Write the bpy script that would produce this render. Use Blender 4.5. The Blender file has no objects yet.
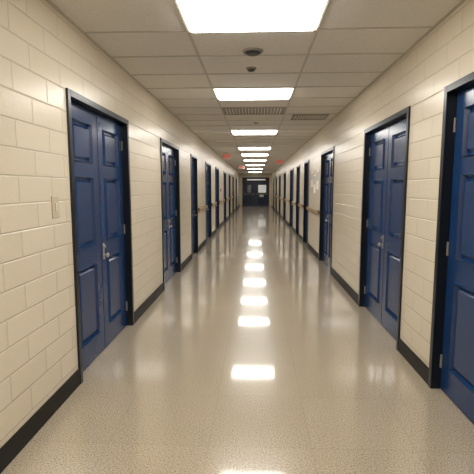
import bpy, bmesh, math
from mathutils import Vector, Matrix
scene=bpy.context.scene
COL=scene.collection
A,B,H=1.375,1.365,2.75
Y0,Y1=-3.0,36.0
CAMZ=1.53

# ---------------------------------------------------------------- materials
def mat(name,col,rough=0.5,metal=0.0,spec=0.5,coat=0.0,noise=0.0,emit=None,es=0.0,bump=0.0,nscale=40):
    m=bpy.data.materials.new(name); m.use_nodes=True
    nt=m.node_tree; b=nt.nodes['Principled BSDF']
    b.inputs['Base Color'].default_value=(*col,1); b.inputs['Roughness'].default_value=rough
    b.inputs['Metallic'].default_value=metal; b.inputs['Specular IOR Level'].default_value=spec
    b.inputs['Coat Weight'].default_value=coat; b.inputs['Coat Roughness'].default_value=0.08
    if emit: 
        b.inputs['Emission Color'].default_value=(*emit,1); b.inputs['Emission Strength'].default_value=es
    g=nt.nodes.new('ShaderNodeTexCoord')
    n=nt.nodes.new('ShaderNodeTexNoise'); n.inputs['Scale'].default_value=nscale; n.inputs['Detail'].default_value=4
    nt.links.new(g.outputs['Object'],n.inputs['Vector'])
    if noise>0:
        r=nt.nodes.new('ShaderNodeMix'); r.data_type='RGBA'
        r.inputs[6].default_value=(*[c*(1-noise) for c in col],1); r.inputs[7].default_value=(*[min(1,c*(1+noise)) for c in col],1)
        nt.links.new(n.outputs['Fac'],r.inputs[0]); nt.links.new(r.outputs[2],b.inputs['Base Color'])
    if bump>0:
        bp=nt.nodes.new('ShaderNodeBump'); bp.inputs['Strength'].default_value=bump; bp.inputs['Distance'].default_value=0.002
        nt.links.new(n.outputs['Fac'],bp.inputs['Height']); nt.links.new(bp.outputs['Normal'],b.inputs['Normal'])
    return m

def block_mat(name,axis):
    m=bpy.data.materials.new(name); m.use_nodes=True
    nt=m.node_tree; N=nt.nodes; L=nt.links; b=N['Principled BSDF']
    g=N.new('ShaderNodeNewGeometry'); s=N.new('ShaderNodeSeparateXYZ'); c=N.new('ShaderNodeCombineXYZ')
    L.new(g.outputs['Position'],s.inputs[0]); L.new(s.outputs[axis],c.inputs[0]); L.new(s.outputs[2],c.inputs[1])
    br=N.new('ShaderNodeTexBrick'); br.offset=0.5
    br.inputs['Scale'].default_value=1; br.inputs['Brick Width'].default_value=0.40; br.inputs['Row Height'].default_value=0.16
    br.inputs['Mortar Size'].default_value=0.0070; br.inputs['Mortar Smooth'].default_value=1.0
    br.inputs['Color1'].default_value=(0.78,0.70,0.555,1); br.inputs['Color2'].default_value=(0.81,0.725,0.58,1)
    br.inputs['Mortar'].default_value=(0.73,0.645,0.50,1)
    L.new(c.outputs[0],br.inputs['Vector']); L.new(br.outputs['Color'],b.inputs['Base Color'])
    b.inputs['Roughness'].default_value=0.26; b.inputs['Specular IOR Level'].default_value=0.45
    n=N.new('ShaderNodeTexNoise'); n.inputs['Scale'].default_value=45; n.inputs['Detail'].default_value=6
    L.new(g.outputs['Position'],n.inputs['Vector'])
    b1=N.new('ShaderNodeBump'); b1.inputs['Strength'].default_value=0.28; b1.inputs['Distance'].default_value=0.004
    L.new(n.outputs['Fac'],b1.inputs['Height'])
    b2=N.new('ShaderNodeBump'); b2.invert=True; b2.inputs['Strength'].default_value=0.7; b2.inputs['Distance'].default_value=0.005
    L.new(br.outputs['Fac'],b2.inputs['Height']); L.new(b1.outputs['Normal'],b2.inputs['Normal'])
    L.new(b2.outputs['Normal'],b.inputs['Normal'])
    return m

def floor_mat():
    m=bpy.data.materials.new('speckled_vinyl_floor'); m.use_nodes=True
    nt=m.node_tree; N=nt.nodes; L=nt.links; b=N['Principled BSDF']
    g=N.new('ShaderNodeNewGeometry')
    n=N.new('ShaderNodeTexNoise'); n.inputs['Scale'].default_value=120; n.inputs['Detail'].default_value=3
    L.new(g.outputs['Position'],n.inputs['Vector'])
    r=N.new('ShaderNodeValToRGB'); e=r.color_ramp.elements
    e[0].position=0.33; e[0].color=(0.17,0.125,0.08,1); e[1].position=0.41; e[1].color=(0.49,0.41,0.30,1)
    x=e.new(0.54); x.color=(0.545,0.46,0.34,1)
    x=e.new(0.69); x.color=(0.74,0.65,0.51,1)
    L.new(n.outputs['Fac'],r.inputs[0])
    n2=N.new('ShaderNodeTexNoise'); n2.inputs['Scale'].default_value=1.3; n2.inputs['Detail'].default_value=3
    L.new(g.outputs['Position'],n2.inputs['Vector'])
    mr=N.new('ShaderNodeMapRange'); mr.inputs[3].default_value=0.90; mr.inputs[4].default_value=1.05
    L.new(n2.outputs['Fac'],mr.inputs[0])
    mp=N.new('ShaderNodeMapping'); mp.inputs['Location'].default_value=(0.27,0.1,0)
    L.new(g.outputs['Position'],mp.inputs[0])
    br=N.new('ShaderNodeTexBrick'); br.offset=0.0
    br.inputs['Scale'].default_value=1; br.inputs['Brick Width'].default_value=0.61; br.inputs['Row Height'].default_value=0.61
    br.inputs['Mortar Size'].default_value=0.0022
    br.inputs['Color1'].default_value=(1,1,1,1); br.inputs['Color2'].default_value=(0.96,0.96,0.96,1); br.inputs['Mortar'].default_value=(0.82,0.82,0.82,1)
    L.new(mp.outputs[0],br.inputs['Vector'])
    v=N.new('ShaderNodeVectorMath'); v.operation='MULTIPLY'; L.new(r.outputs[0],v.inputs[0]); L.new(br.outputs['Color'],v.inputs[1])
    v2=N.new('ShaderNodeVectorMath'); v2.operation='SCALE'; L.new(v.outputs[0],v2.inputs[0]); L.new(mr.outputs[0],v2.inputs['Scale'])
    L.new(v2.outputs[0],b.inputs['Base Color'])
    b.inputs['Roughness'].default_value=0.24; b.inputs['Specular IOR Level'].default_value=0.45
    b.inputs['Coat Weight'].default_value=0.8; b.inputs['Coat Roughness'].default_value=0.06; b.inputs['Coat IOR'].default_value=1.5
    n3=N.new('ShaderNodeTexNoise'); n3.inputs['Scale'].default_value=6; n3.inputs['Detail'].default_value=1
    L.new(g.outputs['Position'],n3.inputs['Vector'])
    bp=N.new('ShaderNodeBump'); bp.inputs['Strength'].default_value=0.08; bp.inputs['Distance'].default_value=0.004
    L.new(n3.outputs['Fac'],bp.inputs['Height']); L.new(bp.outputs['Normal'],b.inputs['Coat Normal']); L.new(bp.outputs['Normal'],b.inputs['Normal'])
    return m

M_wl=block_mat('painted_block_side',1); M_we=block_mat('painted_block_end',0)
M_floor=floor_mat()
M_ceil=mat('acoustic_tile',(0.72,0.695,0.65),0.9,noise=0.16,bump=0.6,nscale=70)
M_grid=mat('ceiling_grid_metal',(0.50,0.47,0.42),0.5)
M_blue=mat('blue_door_paint',(0.009,0.044,0.148),0.22,spec=0.55,noise=0.10,bump=0.08,nscale=8)
M_navy=mat('dark_navy_paint',(0.007,0.020,0.062),0.35,noise=0.1,nscale=8)
M_frame=mat('charcoal_frame_paint',(0.006,0.009,0.016),0.3,spec=0.45,noise=0.1,nscale=8)
M_base=mat('black_vinyl_base',(0.005,0.005,0.005),0.5,spec=0.3,noise=0.1)
M_chrome=mat('brushed_chrome',(0.6,0.59,0.56),0.3,metal=1,noise=0.05)
M_white=mat('white_plastic',(0.72,0.68,0.58),0.4,noise=0.03)
M_beige=mat('beige_plastic',(0.62,0.53,0.39),0.4,noise=0.03)
M_dark=mat('dark_plastic',(0.03,0.03,0.03),0.5,noise=0.1)
M_grey=mat('grey_metal',(0.26,0.24,0.21),0.5,noise=0.1)
M_wood=mat('tan_wood',(0.42,0.30,0.18),0.4,noise=0.25,nscale=12)
M_paper=mat('paper',(0.80,0.78,0.72),0.8,noise=0.05)
M_ink=mat('faded_print',(0.45,0.44,0.42),0.8,noise=0.1)
M_glass=mat('glowing_window_glass',(0.8,0.85,0.85),0.08,noise=0.05,emit=(1,1,0.95),es=0.3)  # faint emission in the panes stands in for light from beyond the doors
M_dglass=mat('dim_window_glass',(0.25,0.30,0.34),0.08,noise=0.05)
M_red=mat('red_plastic',(0.35,0.03,0.02),0.4,noise=0.05)
M_redl=mat('lit_red_letters',(0.7,0.01,0.01),0.4,emit=(1,0.0,0.0),es=0.4)
M_lamp=mat('lit_diffuser',(0.9,0.9,0.9),0.5,emit=(1.0,0.97,0.915),es=16.5)

# ---------------------------------------------------------------- helpers
def meshobj(name,bm,m,bevel=0,smooth=False):
    bmesh.ops.recalc_face_normals(bm,faces=bm.faces)
    me=bpy.data.meshes.new(name); bm.to_mesh(me); bm.free()
    for x in (m if isinstance(m,list) else [m]): me.materials.append(x)
    if smooth:
        for p in me.polygons: p.use_smooth=True
    o=bpy.data.objects.new(name,me); COL.objects.link(o)
    if bevel>0:
        md=o.modifiers.new('bevel','BEVEL'); md.width=bevel; md.segments=2; md.limit_method='ANGLE'
    return o
def box(bm,x0,x1,y0,y1,z0,z1):
    vs=[bm.verts.new((x,y,z)) for x in (x0,x1) for y in (y0,y1) for z in (z0,z1)]
    for f in ((0,1,3,2),(4,6,7,5),(0,4,5,1),(2,3,7,6),(0,2,6,4),(1,5,7,3)):
        bm.faces.new([vs[i] for i in f])
def cyl(bm,c,r,d,axis='Z',r2=None,seg=24):
    R={'Z':Matrix.Identity(4),'Y':Matrix.Rotation(math.pi/2,4,'X'),'X':Matrix.Rotation(math.pi/2,4,'Y')}[axis]
    bmesh.ops.create_cone(bm,cap_ends=True,segments=seg,radius1=r,radius2=r if r2 is None else r2,depth=d,matrix=Matrix.Translation(c)@R)
def boxes(name,lst,m,bevel=0):
    bm=bmesh.new()
    for b in lst: box(bm,*b)
    return meshobj(name,bm,m,bevel)
def empty(name,loc,rz=0):
    e=bpy.data.objects.new(name,None); e.empty_display_size=0.2; e.location=loc; e.rotation_euler=(0,0,rz); COL.objects.link(e); return e
def par(c,p,loc=None):
    c.parent=p
    if loc: c.location=loc
def tag(o,label,cat,group=None,kind=None):
    o['label']=label; o['category']=cat
    if group: o['group']=group
    if kind: o['kind']=kind
def dup(o,parent=None):
    c=o.copy(); COL.objects.link(c)
    if parent is not None: c.parent=parent
    for ch in o.children: dup(ch,c)
    return c

# ---------------------------------------------------------------- doors layout (near edge, far edge)
LEFT=[(3.08,4.55),(6.11,7.56),(8.95,9.9),(11.6,13.0),(14.4,15.8),(18.2,19.6),(21.6,23.0),(25.2,26.6),(29.4,30.8)]
RIGHT=[(1.71,3.18),(3.88,5.42),(7.48,8.9),(10.9,11.9),(13.1,14.1),(15.3,16.7),(19.0,20.4),(23.0,24.4),(27.0,28.4),(31.0,32.4)]
DH=2.25
def side_wall(name,xs,ops,sgn):
    x0,x1=(xs-0.2,xs) if sgn<0 else (xs,xs+0.2)
    bl=[]; y=Y0
    for a,b in ops:
        bl.append((x0,x1,y,a,0,H)); bl.append((x0,x1,a,b,DH,H)); y=b
    bl.append((x0,x1,y,Y1,0,H))
    o=boxes(name,bl,M_wl); tag(o,'cream painted glossy concrete block wall of the corridor','wall',kind='structure')
    bl=[]; y=Y0
    xa,xb=(xs,xs+0.012) if sgn<0 else (xs-0.012,xs)
    for a,b in ops:
        bl.append((xa,xb,y,a,0,0.13)); y=b
    bl.append((xa,xb,y,Y1,0,0.13))
    o=boxes('baseboard_'+name[5:],bl,M_base,0.003); tag(o,'black vinyl cove baseboard along the block wall','baseboard',kind='structure')
side_wall('wall_left',-A,LEFT,-1); side_wall('wall_right',B,RIGHT,1)
o=boxes('floor',[(-A-0.2,B+0.2,Y0,Y1+0.2,-0.1,0)],M_floor); tag(o,'polished beige speckled vinyl corridor floor','floor',kind='structure')
o=boxes('ceiling',[(-A-0.2,B+0.2,Y0,Y1+0.2,H,H+0.1)],M_ceil); tag(o,'dropped acoustic tile ceiling, off-white speckled','ceiling',kind='structure')
EX0,EX1,EH=-1.12,1.16,2.42
o=boxes('wall_end',[(-A,EX0,Y1,Y1+0.2,0,H),(EX1,B,Y1,Y1+0.2,0,H),(EX0,EX1,Y1,Y1+0.2,EH,H)],M_we); tag(o,'cream block wall closing the corridor around the exit doors','wall',kind='structure')
o=boxes('wall_back',[(-A-0.2,B+0.2,Y0-0.2,Y0,0,H)],M_we); tag(o,'cream block wall closing off the corridor','wall',kind='structure')
# ceiling grid
LX0,LX1=-0.535,0.475; P=0.625; G0=2.80
bl=[]
for x in (LX0,LX1): bl.append((x-0.010,x+0.010,Y0,Y1,H-0.006,H))
y=G0-9*P
while y<Y1:
    bl.append((-A,B,y-0.010,y+0.010,H-0.0055,H)); y+=P
bl.append((-A,-A+0.025,Y0,Y1,H-0.005,H)); bl.append((B-0.025,B,Y0,Y1,H-0.005,H))
o=boxes('trim_1',bl,M_grid); tag(o,'off-white metal grid bars between the ceiling tiles','ceiling grid',kind='structure')

# ---------------------------------------------------------------- door building
def leaf_mesh(w,h,mats,style,wide=False):
    # local: x 0..w, z 0..h, front at y=0, back y=.04
    if style=='panel':
        s=0.135
        xc=[0,s,w-s,w]; zc=[0,0.20,0.86,1.02,1.62,1.73,h-0.12,h]; cells=[(1,1),(1,3),(1,5)]
    else:
        s=w*(0.18 if wide else 0.34)
        xc=[0,s,w-s,w]; zc=[0,0.25,0.75,1.12,1.80,h]; cells=[(1,3),(1,1)]
    bm=bmesh.new()
    V=[[bm.verts.new((x,0,z)) for z in zc] for x in xc]
    F={}
    for i in range(len(xc)-1):
        for j in range(len(zc)-1):
            F[(i,j)]=bm.faces.new((V[i][j],V[i+1][j],V[i+1][j+1],V[i][j+1]))
    bmesh.ops.recalc_face_normals(bm,faces=bm.faces)
    if F[(0,0)].normal.y>0: bmesh.ops.reverse_faces(bm,faces=bm.faces)
    for c in cells:
        f=F[c]
        if style=='vision' and c==(1,3):
            bmesh.ops.inset_region(bm,faces=[f],thickness=0.02,depth=-0.015); f.material_index=1; continue
        bmesh.ops.inset_region(bm,faces=[f],thickness=0.012,depth=0.012)
        bmesh.ops.inset_region(bm,faces=[f],thickness=0.018,depth=-0.033)
        bmesh.ops.inset_region(bm,faces=[f],thickness=0.012,depth=0)
        bmesh.ops.inset_region(bm,faces=[f],thickness=0.032,depth=0.021)
    box(bm,0,w,0.024,0.045,0,h)
    for b in ((0,0.002,0.0,0.03,0,h),(w-0.002,w,0.0,0.03,0,h),(0,w,0,0.03,0,0.002),(0,w,0,0.03,h-0.002,h)): box(bm,*b)
    me=bpy.data.meshes.new('leaf'); bm.to_mesh(me); bm.free()
    for m in mats: me.materials.append(m)
    return me

def knob_handle():
    bm=bmesh.new()
    box(bm,-0.018,0.018,-0.004,0.0,-0.075,0.075)
    cyl(bm,(0,-0.010,0.045),0.016,0.014,'Y')
    cyl(bm,(0,-0.018,0.045),0.008,0.008,'Y')
    cyl(bm,(0,-0.018,-0.035),0.010,0.03,'Y')
    bmesh.ops.create_uvsphere(bm,u_segments=20,v_segments=12,radius=0.022,matrix=Matrix.Translation((0,-0.038,-0.035))@Matrix.Diagonal((1,0.65,1,1)))
    return meshobj('handle',bm,M_chrome,0)

def make_door(name,y0,y1,side,h=DH,style='panel',double=True,hinges=True,paint=None,loc=None,handle=True):
    W=y1-y0; c=(y0+y1)/2
    if loc: e=empty(name,loc,0)
    elif side=='L': e=empty(name,(-A,c,0),math.pi/2)
    else: e=empty(name,(B,c,0),-math.pi/2)
    f=0.05; hd_h=f if style=='panel' else 0.40
    bm=bmesh.new()
    box(bm,-W/2,-W/2+f,-0.016,0.13,0,h); box(bm,W/2-f,W/2,-0.016,0.13,0,h); box(bm,-W/2+f,W/2-f,-0.016,0.13,h-hd_h,h)
    box(bm,-W/2+f,-W/2+f+0.014,0.105,0.13,0,h-hd_h); box(bm,W/2-f-0.014,W/2-f,0.105,0.13,0,h-hd_h)
    fr=meshobj('door_frame',bm,M_frame,0.003); par(fr,e); fr['label']='charcoal steel door frame'
    if style=='vision':
        tr=boxes('transom_glass',[(-W*0.33,W*0.36,-0.022,-0.0161,h-0.24,h-0.14)],M_glass,0.002); par(tr,e); tr['label']='pale narrow transom strip with a faint built-in glow'
    inner=W-2*f; n=2 if double else 1; g=0.004; gm=0.012
    lw=(inner-2*g-gm*(n-1))/n; lh=h-hd_h-0.012
    me=leaf_mesh(lw,lh,[paint or M_blue,M_dglass],style)
    for i in range(n):
        if i==1 and style=='vision': me=leaf_mesh(lw,lh,[paint,M_glass],style,True)
        l=bpy.data.objects.new('leaf',me); COL.objects.link(l); par(l,e,(-inner/2+g+i*(lw+gm),0.055,0.007))
        if hinges:
            for z in (0.22,1.08,lh-0.22):
                bm=bmesh.new(); cyl(bm,(0,0,0),0.008,0.10,'Z',seg=12)
                hg=meshobj('hinge',bm,M_grey); par(hg,l,(0.008 if i==0 else lw-0.008,-0.008,z))
        if style=='vision' and i==1:
            pn=boxes('posted_notice',[(lw*0.3,lw*0.62,-0.004,-0.0005,0.76,0.97)],M_paper); par(pn,l); pn['label']='white paper notice taped to the door'
        if handle and (n==1 or style=='vision' or i==(1 if side=='L' else 0)):
            if style=='vision':
                bm=bmesh.new(); box(bm,0.08,lw-0.08,-0.07,-0.04,0.99,1.04); box(bm,0.08,0.13,-0.045,0,0.98,1.05); box(bm,lw-0.13,lw-0.08,-0.045,0,0.98,1.05)
                hd=meshobj('push_bar',bm,M_grey,0.004); par(hd,l)
            else:
                hd=knob_handle(); par(hd,l,(0.045 if i==1 else lw-0.045,0,0.93))
                hd['label']='chrome knob and deadbolt on backplate'
    if n==2 and style=='panel':
        st=boxes('meeting_strip',[(-0.010,0.010,0.070,0.105,0.007,h-f-0.006)],M_frame); par(st,e)
    return e
k=1
def lab(e,s): 
    tag(e,s,'door',group='blue doors along the corridor',kind='structure')
for i,(a,b) in enumerate(LEFT):
    e=make_door(f'door_{k}',a,b,'L',double=(b-a)>1.2,hinges=i<2); k+=1
    lab(e,'glossy blue panelled double door in charcoal frame' if b-a>1.2 else 'blue panelled single door in charcoal frame')
for i,(a,b) in enumerate(RIGHT):
    e=make_door(f'door_{k}',a,b,'R',double=(b-a)>1.2,hinges=i<2); k+=1
    lab(e,'glossy blue panelled double door in charcoal frame' if b-a>1.2 else 'blue panelled single door in charcoal frame')
e=make_door(f'door_{k}',EX0,EX1,None,h=EH,style='vision',hinges=False,paint=M_navy,loc=((EX0+EX1)/2,Y1,0))
tag(e,'dark navy double exit door with glass vision panels','door',kind='structure')

# ---------------------------------------------------------------- ceiling lights
first=None
for y in (G0-8*P,G0-4*P,G0,G0+4*P,G0+10*P,G0+16*P,G0+20*P,G0+25*P,G0+31*P,G0+38*P,G0+47*P):  # fixtures before G0 are out of view, added to light the near area
    loc=((LX0+LX1)/2,y+P/2,H)
    if first is None:
        e=empty('ceiling_light',loc)
        w,d=(LX1-LX0)/2,P/2
        fr=boxes('light_frame',[(-w,-w+0.02,-d,d,-0.014,0),(w-0.02,w,-d,d,-0.014,0),(-w+0.02,w-0.02,-d,-d+0.02,-0.014,0),(-w+0.02,w-0.02,d-0.02,d,-0.014,0)],M_white,0.002); par(fr,e)
        bm=bmesh.new(); a0,d0=w-0.025,d-0.025; a1,d1=w-0.045,d-0.045
        t=[bm.verts.new(v) for v in ((-a0,-d0,-0.006),(a0,-d0,-0.006),(a0,d0,-0.006),(-a0,d0,-0.006))]
        u=[bm.verts.new(v) for v in ((-a1,-d1,-0.030),(a1,-d1,-0.030),(a1,d1,-0.030),(-a1,d1,-0.030))]
        bm.faces.new(t); bm.faces.new(u[::-1])
        for i in range(4): bm.faces.new((t[i],t[(i+1)%4],u[(i+1)%4],u[i]))
        df=meshobj('diffuser',bm,M_lamp); par(df,e); df['label']='glowing white acrylic diffuser'
        first=e
    else:
        e=dup(first); e.location=loc
    tag(e,'recessed rectangular fluorescent troffer light, lit, in the tile ceiling','ceiling light',group='ceiling lights along the corridor')

def grille(loc,w,d):
    e=empty('air_grille',loc)
    w/=2; d/=2
    fr=boxes('grille_frame',[(-w,-w+0.03,-d,d,-0.014,0),(w-0.03,w,-d,d,-0.014,0),(-w,w,-d,-d+0.03,-0.014,0),(-w,w,d-0.03,d,-0.014,0),(-w+.03,w-.03,-d+.03,d-.03,-0.003,0)],[M_grey],0.001); par(fr,e)
    bm=bmesh.new(); x=-w+0.05
    while x<w-0.04:
        box(bm,x,x+0.014,-d+0.03,d-0.03,-0.012,-0.004); x+=0.05
    s=meshobj('louvres',bm,M_white); par(s,e)
    tag(e,'metal return air grille set in the tile ceiling','air vent')
grille(((LX0+LX1)/2,G0+6*P+P/2,H),LX1-LX0-0.03,P-0.03)
grille(((LX1+B)/2,G0+7*P+P/2,H),0.6,P-0.12)
def disc(name,loc,r,label,cat,m1,m2):
    e=empty(name,loc)
    bm=bmesh.new(); cyl(bm,(0,0,-0.008),r*0.9,0.016,'Z',r2=r,seg=40); o=meshobj('rim',bm,m1,0.002); par(o,e)
    bm=bmesh.new(); cyl(bm,(0,0,-0.024),r*0.5,0.02,'Z',r2=r*0.78,seg=40); o=meshobj('cover',bm,m2,0.002); par(o,e)
    tag(e,label,cat)
disc('ceiling_speaker',(-0.03,3.93,H),0.095,'round dark ceiling speaker with grey rim','speaker',M_grey,M_dark)
disc('smoke_detector',(-0.05,4.47,H),0.055,'small round smoke detector on the ceiling','smoke detector',M_grey,M_dark)
disc('smoke_detector',(0.0,8.0,H),0.06,'small round smoke detector on the ceiling','smoke detector',M_white,M_grey)

# ---------------------------------------------------------------- exit signs
def text_mesh(s,size,m,name):
    c=bpy.data.curves.new('t','FONT'); c.body=s; c.size=size; c.extrude=0.002; c.offset=0.003; c.align_x='CENTER'; c.align_y='CENTER'
    t=bpy.data.objects.new('t',c); COL.objects.link(t)
    dg=bpy.context.evaluated_depsgraph_get(); me=bpy.data.meshes.new_from_object(t.evaluated_get(dg))
    bpy.data.objects.remove(t); me.materials.clear(); me.materials.append(m)
    o=bpy.data.objects.new(name,me); COL.objects.link(o); o.rotation_euler=(math.pi/2,0,0); return o
def exit_sign(loc,hang=0.05):
    e=empty('exit_sign',loc)
    b=boxes('sign_box',[(-0.15,0.15,-0.025,0.025,-hang-0.17,-hang)],M_white,0.004); par(b,e)
    s=boxes('bracket',[(-0.05,0.05,-0.015,0.015,-hang,0)],M_white,0.002); par(s,e)
    t=text_mesh('EXIT',0.16,M_redl,'lettering'); par(t,e,(0,-0.028,-hang-0.085)); t.scale=(0.85,1,1)
    tag(e,'white exit sign with lit red letters hung from ceiling','exit sign')
exit_sign((-1.0,14.8,H)); exit_sign((-0.75,22.5,H)); exit_sign((1.0,18.0,H))

# ---------------------------------------------------------------- wall things
def switch():
    e=empty('light_switch',(-A,2.83,1.40),math.pi/2)
    p=boxes('plate',[(-0.05,0.05,-0.008,0,-0.075,0.075)],M_beige,0.003); par(p,e)
    t=boxes('toggle',[(-0.014,0.014,-0.014,-0.007,-0.026,0.026)],M_white,0.002); par(t,e)
    tag(e,'beige light switch plate on block wall beside the blue double door','light switch')
switch()
def notice(y,z,w,h):
    e=empty('paper_notice',(B,y,z),-math.pi/2)
    p=boxes('sheet',[(-w/2,w/2,-0.003,0,0,h)],M_paper); par(p,e)
    t=boxes('printed_block',[(-w/2+0.03,w/2-0.03,-0.0036,-0.0029,h*0.45,h-0.04)],M_ink); par(t,e)
    tag(e,'pale paper notice stuck on the cream block wall','notice',group='paper notices on the block wall')
notice(9.4,1.5,0.3,0.42); notice(9.85,1.42,0.3,0.42); notice(10.3,1.55,0.28,0.38)
def pull(y,side):
    e=empty('fire_alarm',(-A if side=='L' else B,y,1.45),math.pi/2 if side=='L' else -math.pi/2)
    p=boxes('alarm_body',[(-0.05,0.05,-0.03,0,-0.06,0.06)],M_red,0.006); par(p,e)
    t=boxes('pull_bar',[(-0.035,0.035,-0.040,-0.028,-0.02,0.0)],M_white,0.003); par(t,e)
    tag(e,'red fire alarm pull station on the block wall','fire alarm')
pull(16.6,'L')

def rail(y0,y1,side):
    L=y1-y0
    if L<0.5: return
    e=empty('handrail',(-A if side=='L' else B,(y0+y1)/2,1.02),math.pi/2 if side=='L' else -math.pi/2)
    r=boxes('rail',[(-L/2,L/2,-0.055,-0.03,-0.04,0.04)],M_wood,0.01); par(r,e)
    for x in (-L/2+0.15,L/2-0.15):
        b=boxes('bracket',[(x-0.02,x+0.02,-0.031,0,-0.03,0.03)],M_dark,0.003); par(b,e)
    tag(e,'tan wooden handrail mounted on the block wall','handrail',group='handrails between the doors')
for ops,side,st in ((LEFT,'L',2),(RIGHT,'R',2)):
    for i in range(st,len(ops)-1): rail(ops[i][1]+0.04,ops[i+1][0]-0.04,side)
    rail(ops[-1][1]+0.12,Y1-0.4,side)

# ---------------------------------------------------------------- world, camera
w=bpy.data.worlds.new('World'); scene.world=w; w.use_nodes=True
w.node_tree.nodes['Background'].inputs[0].default_value=(0.5,0.5,0.5,1); w.node_tree.nodes['Background'].inputs[1].default_value=0.1
cam=bpy.data.cameras.new('camera'); cam.sensor_width=36; cam.lens=420/474*36; cam.clip_start=0.05
co=bpy.data.objects.new('camera',cam); COL.objects.link(co)
co.location=(0,0,CAMZ); co.rotation_euler=(math.radians(90-6.65),0,math.radians(2.505))
scene.camera=co
scene.view_settings.view_transform='Standard'
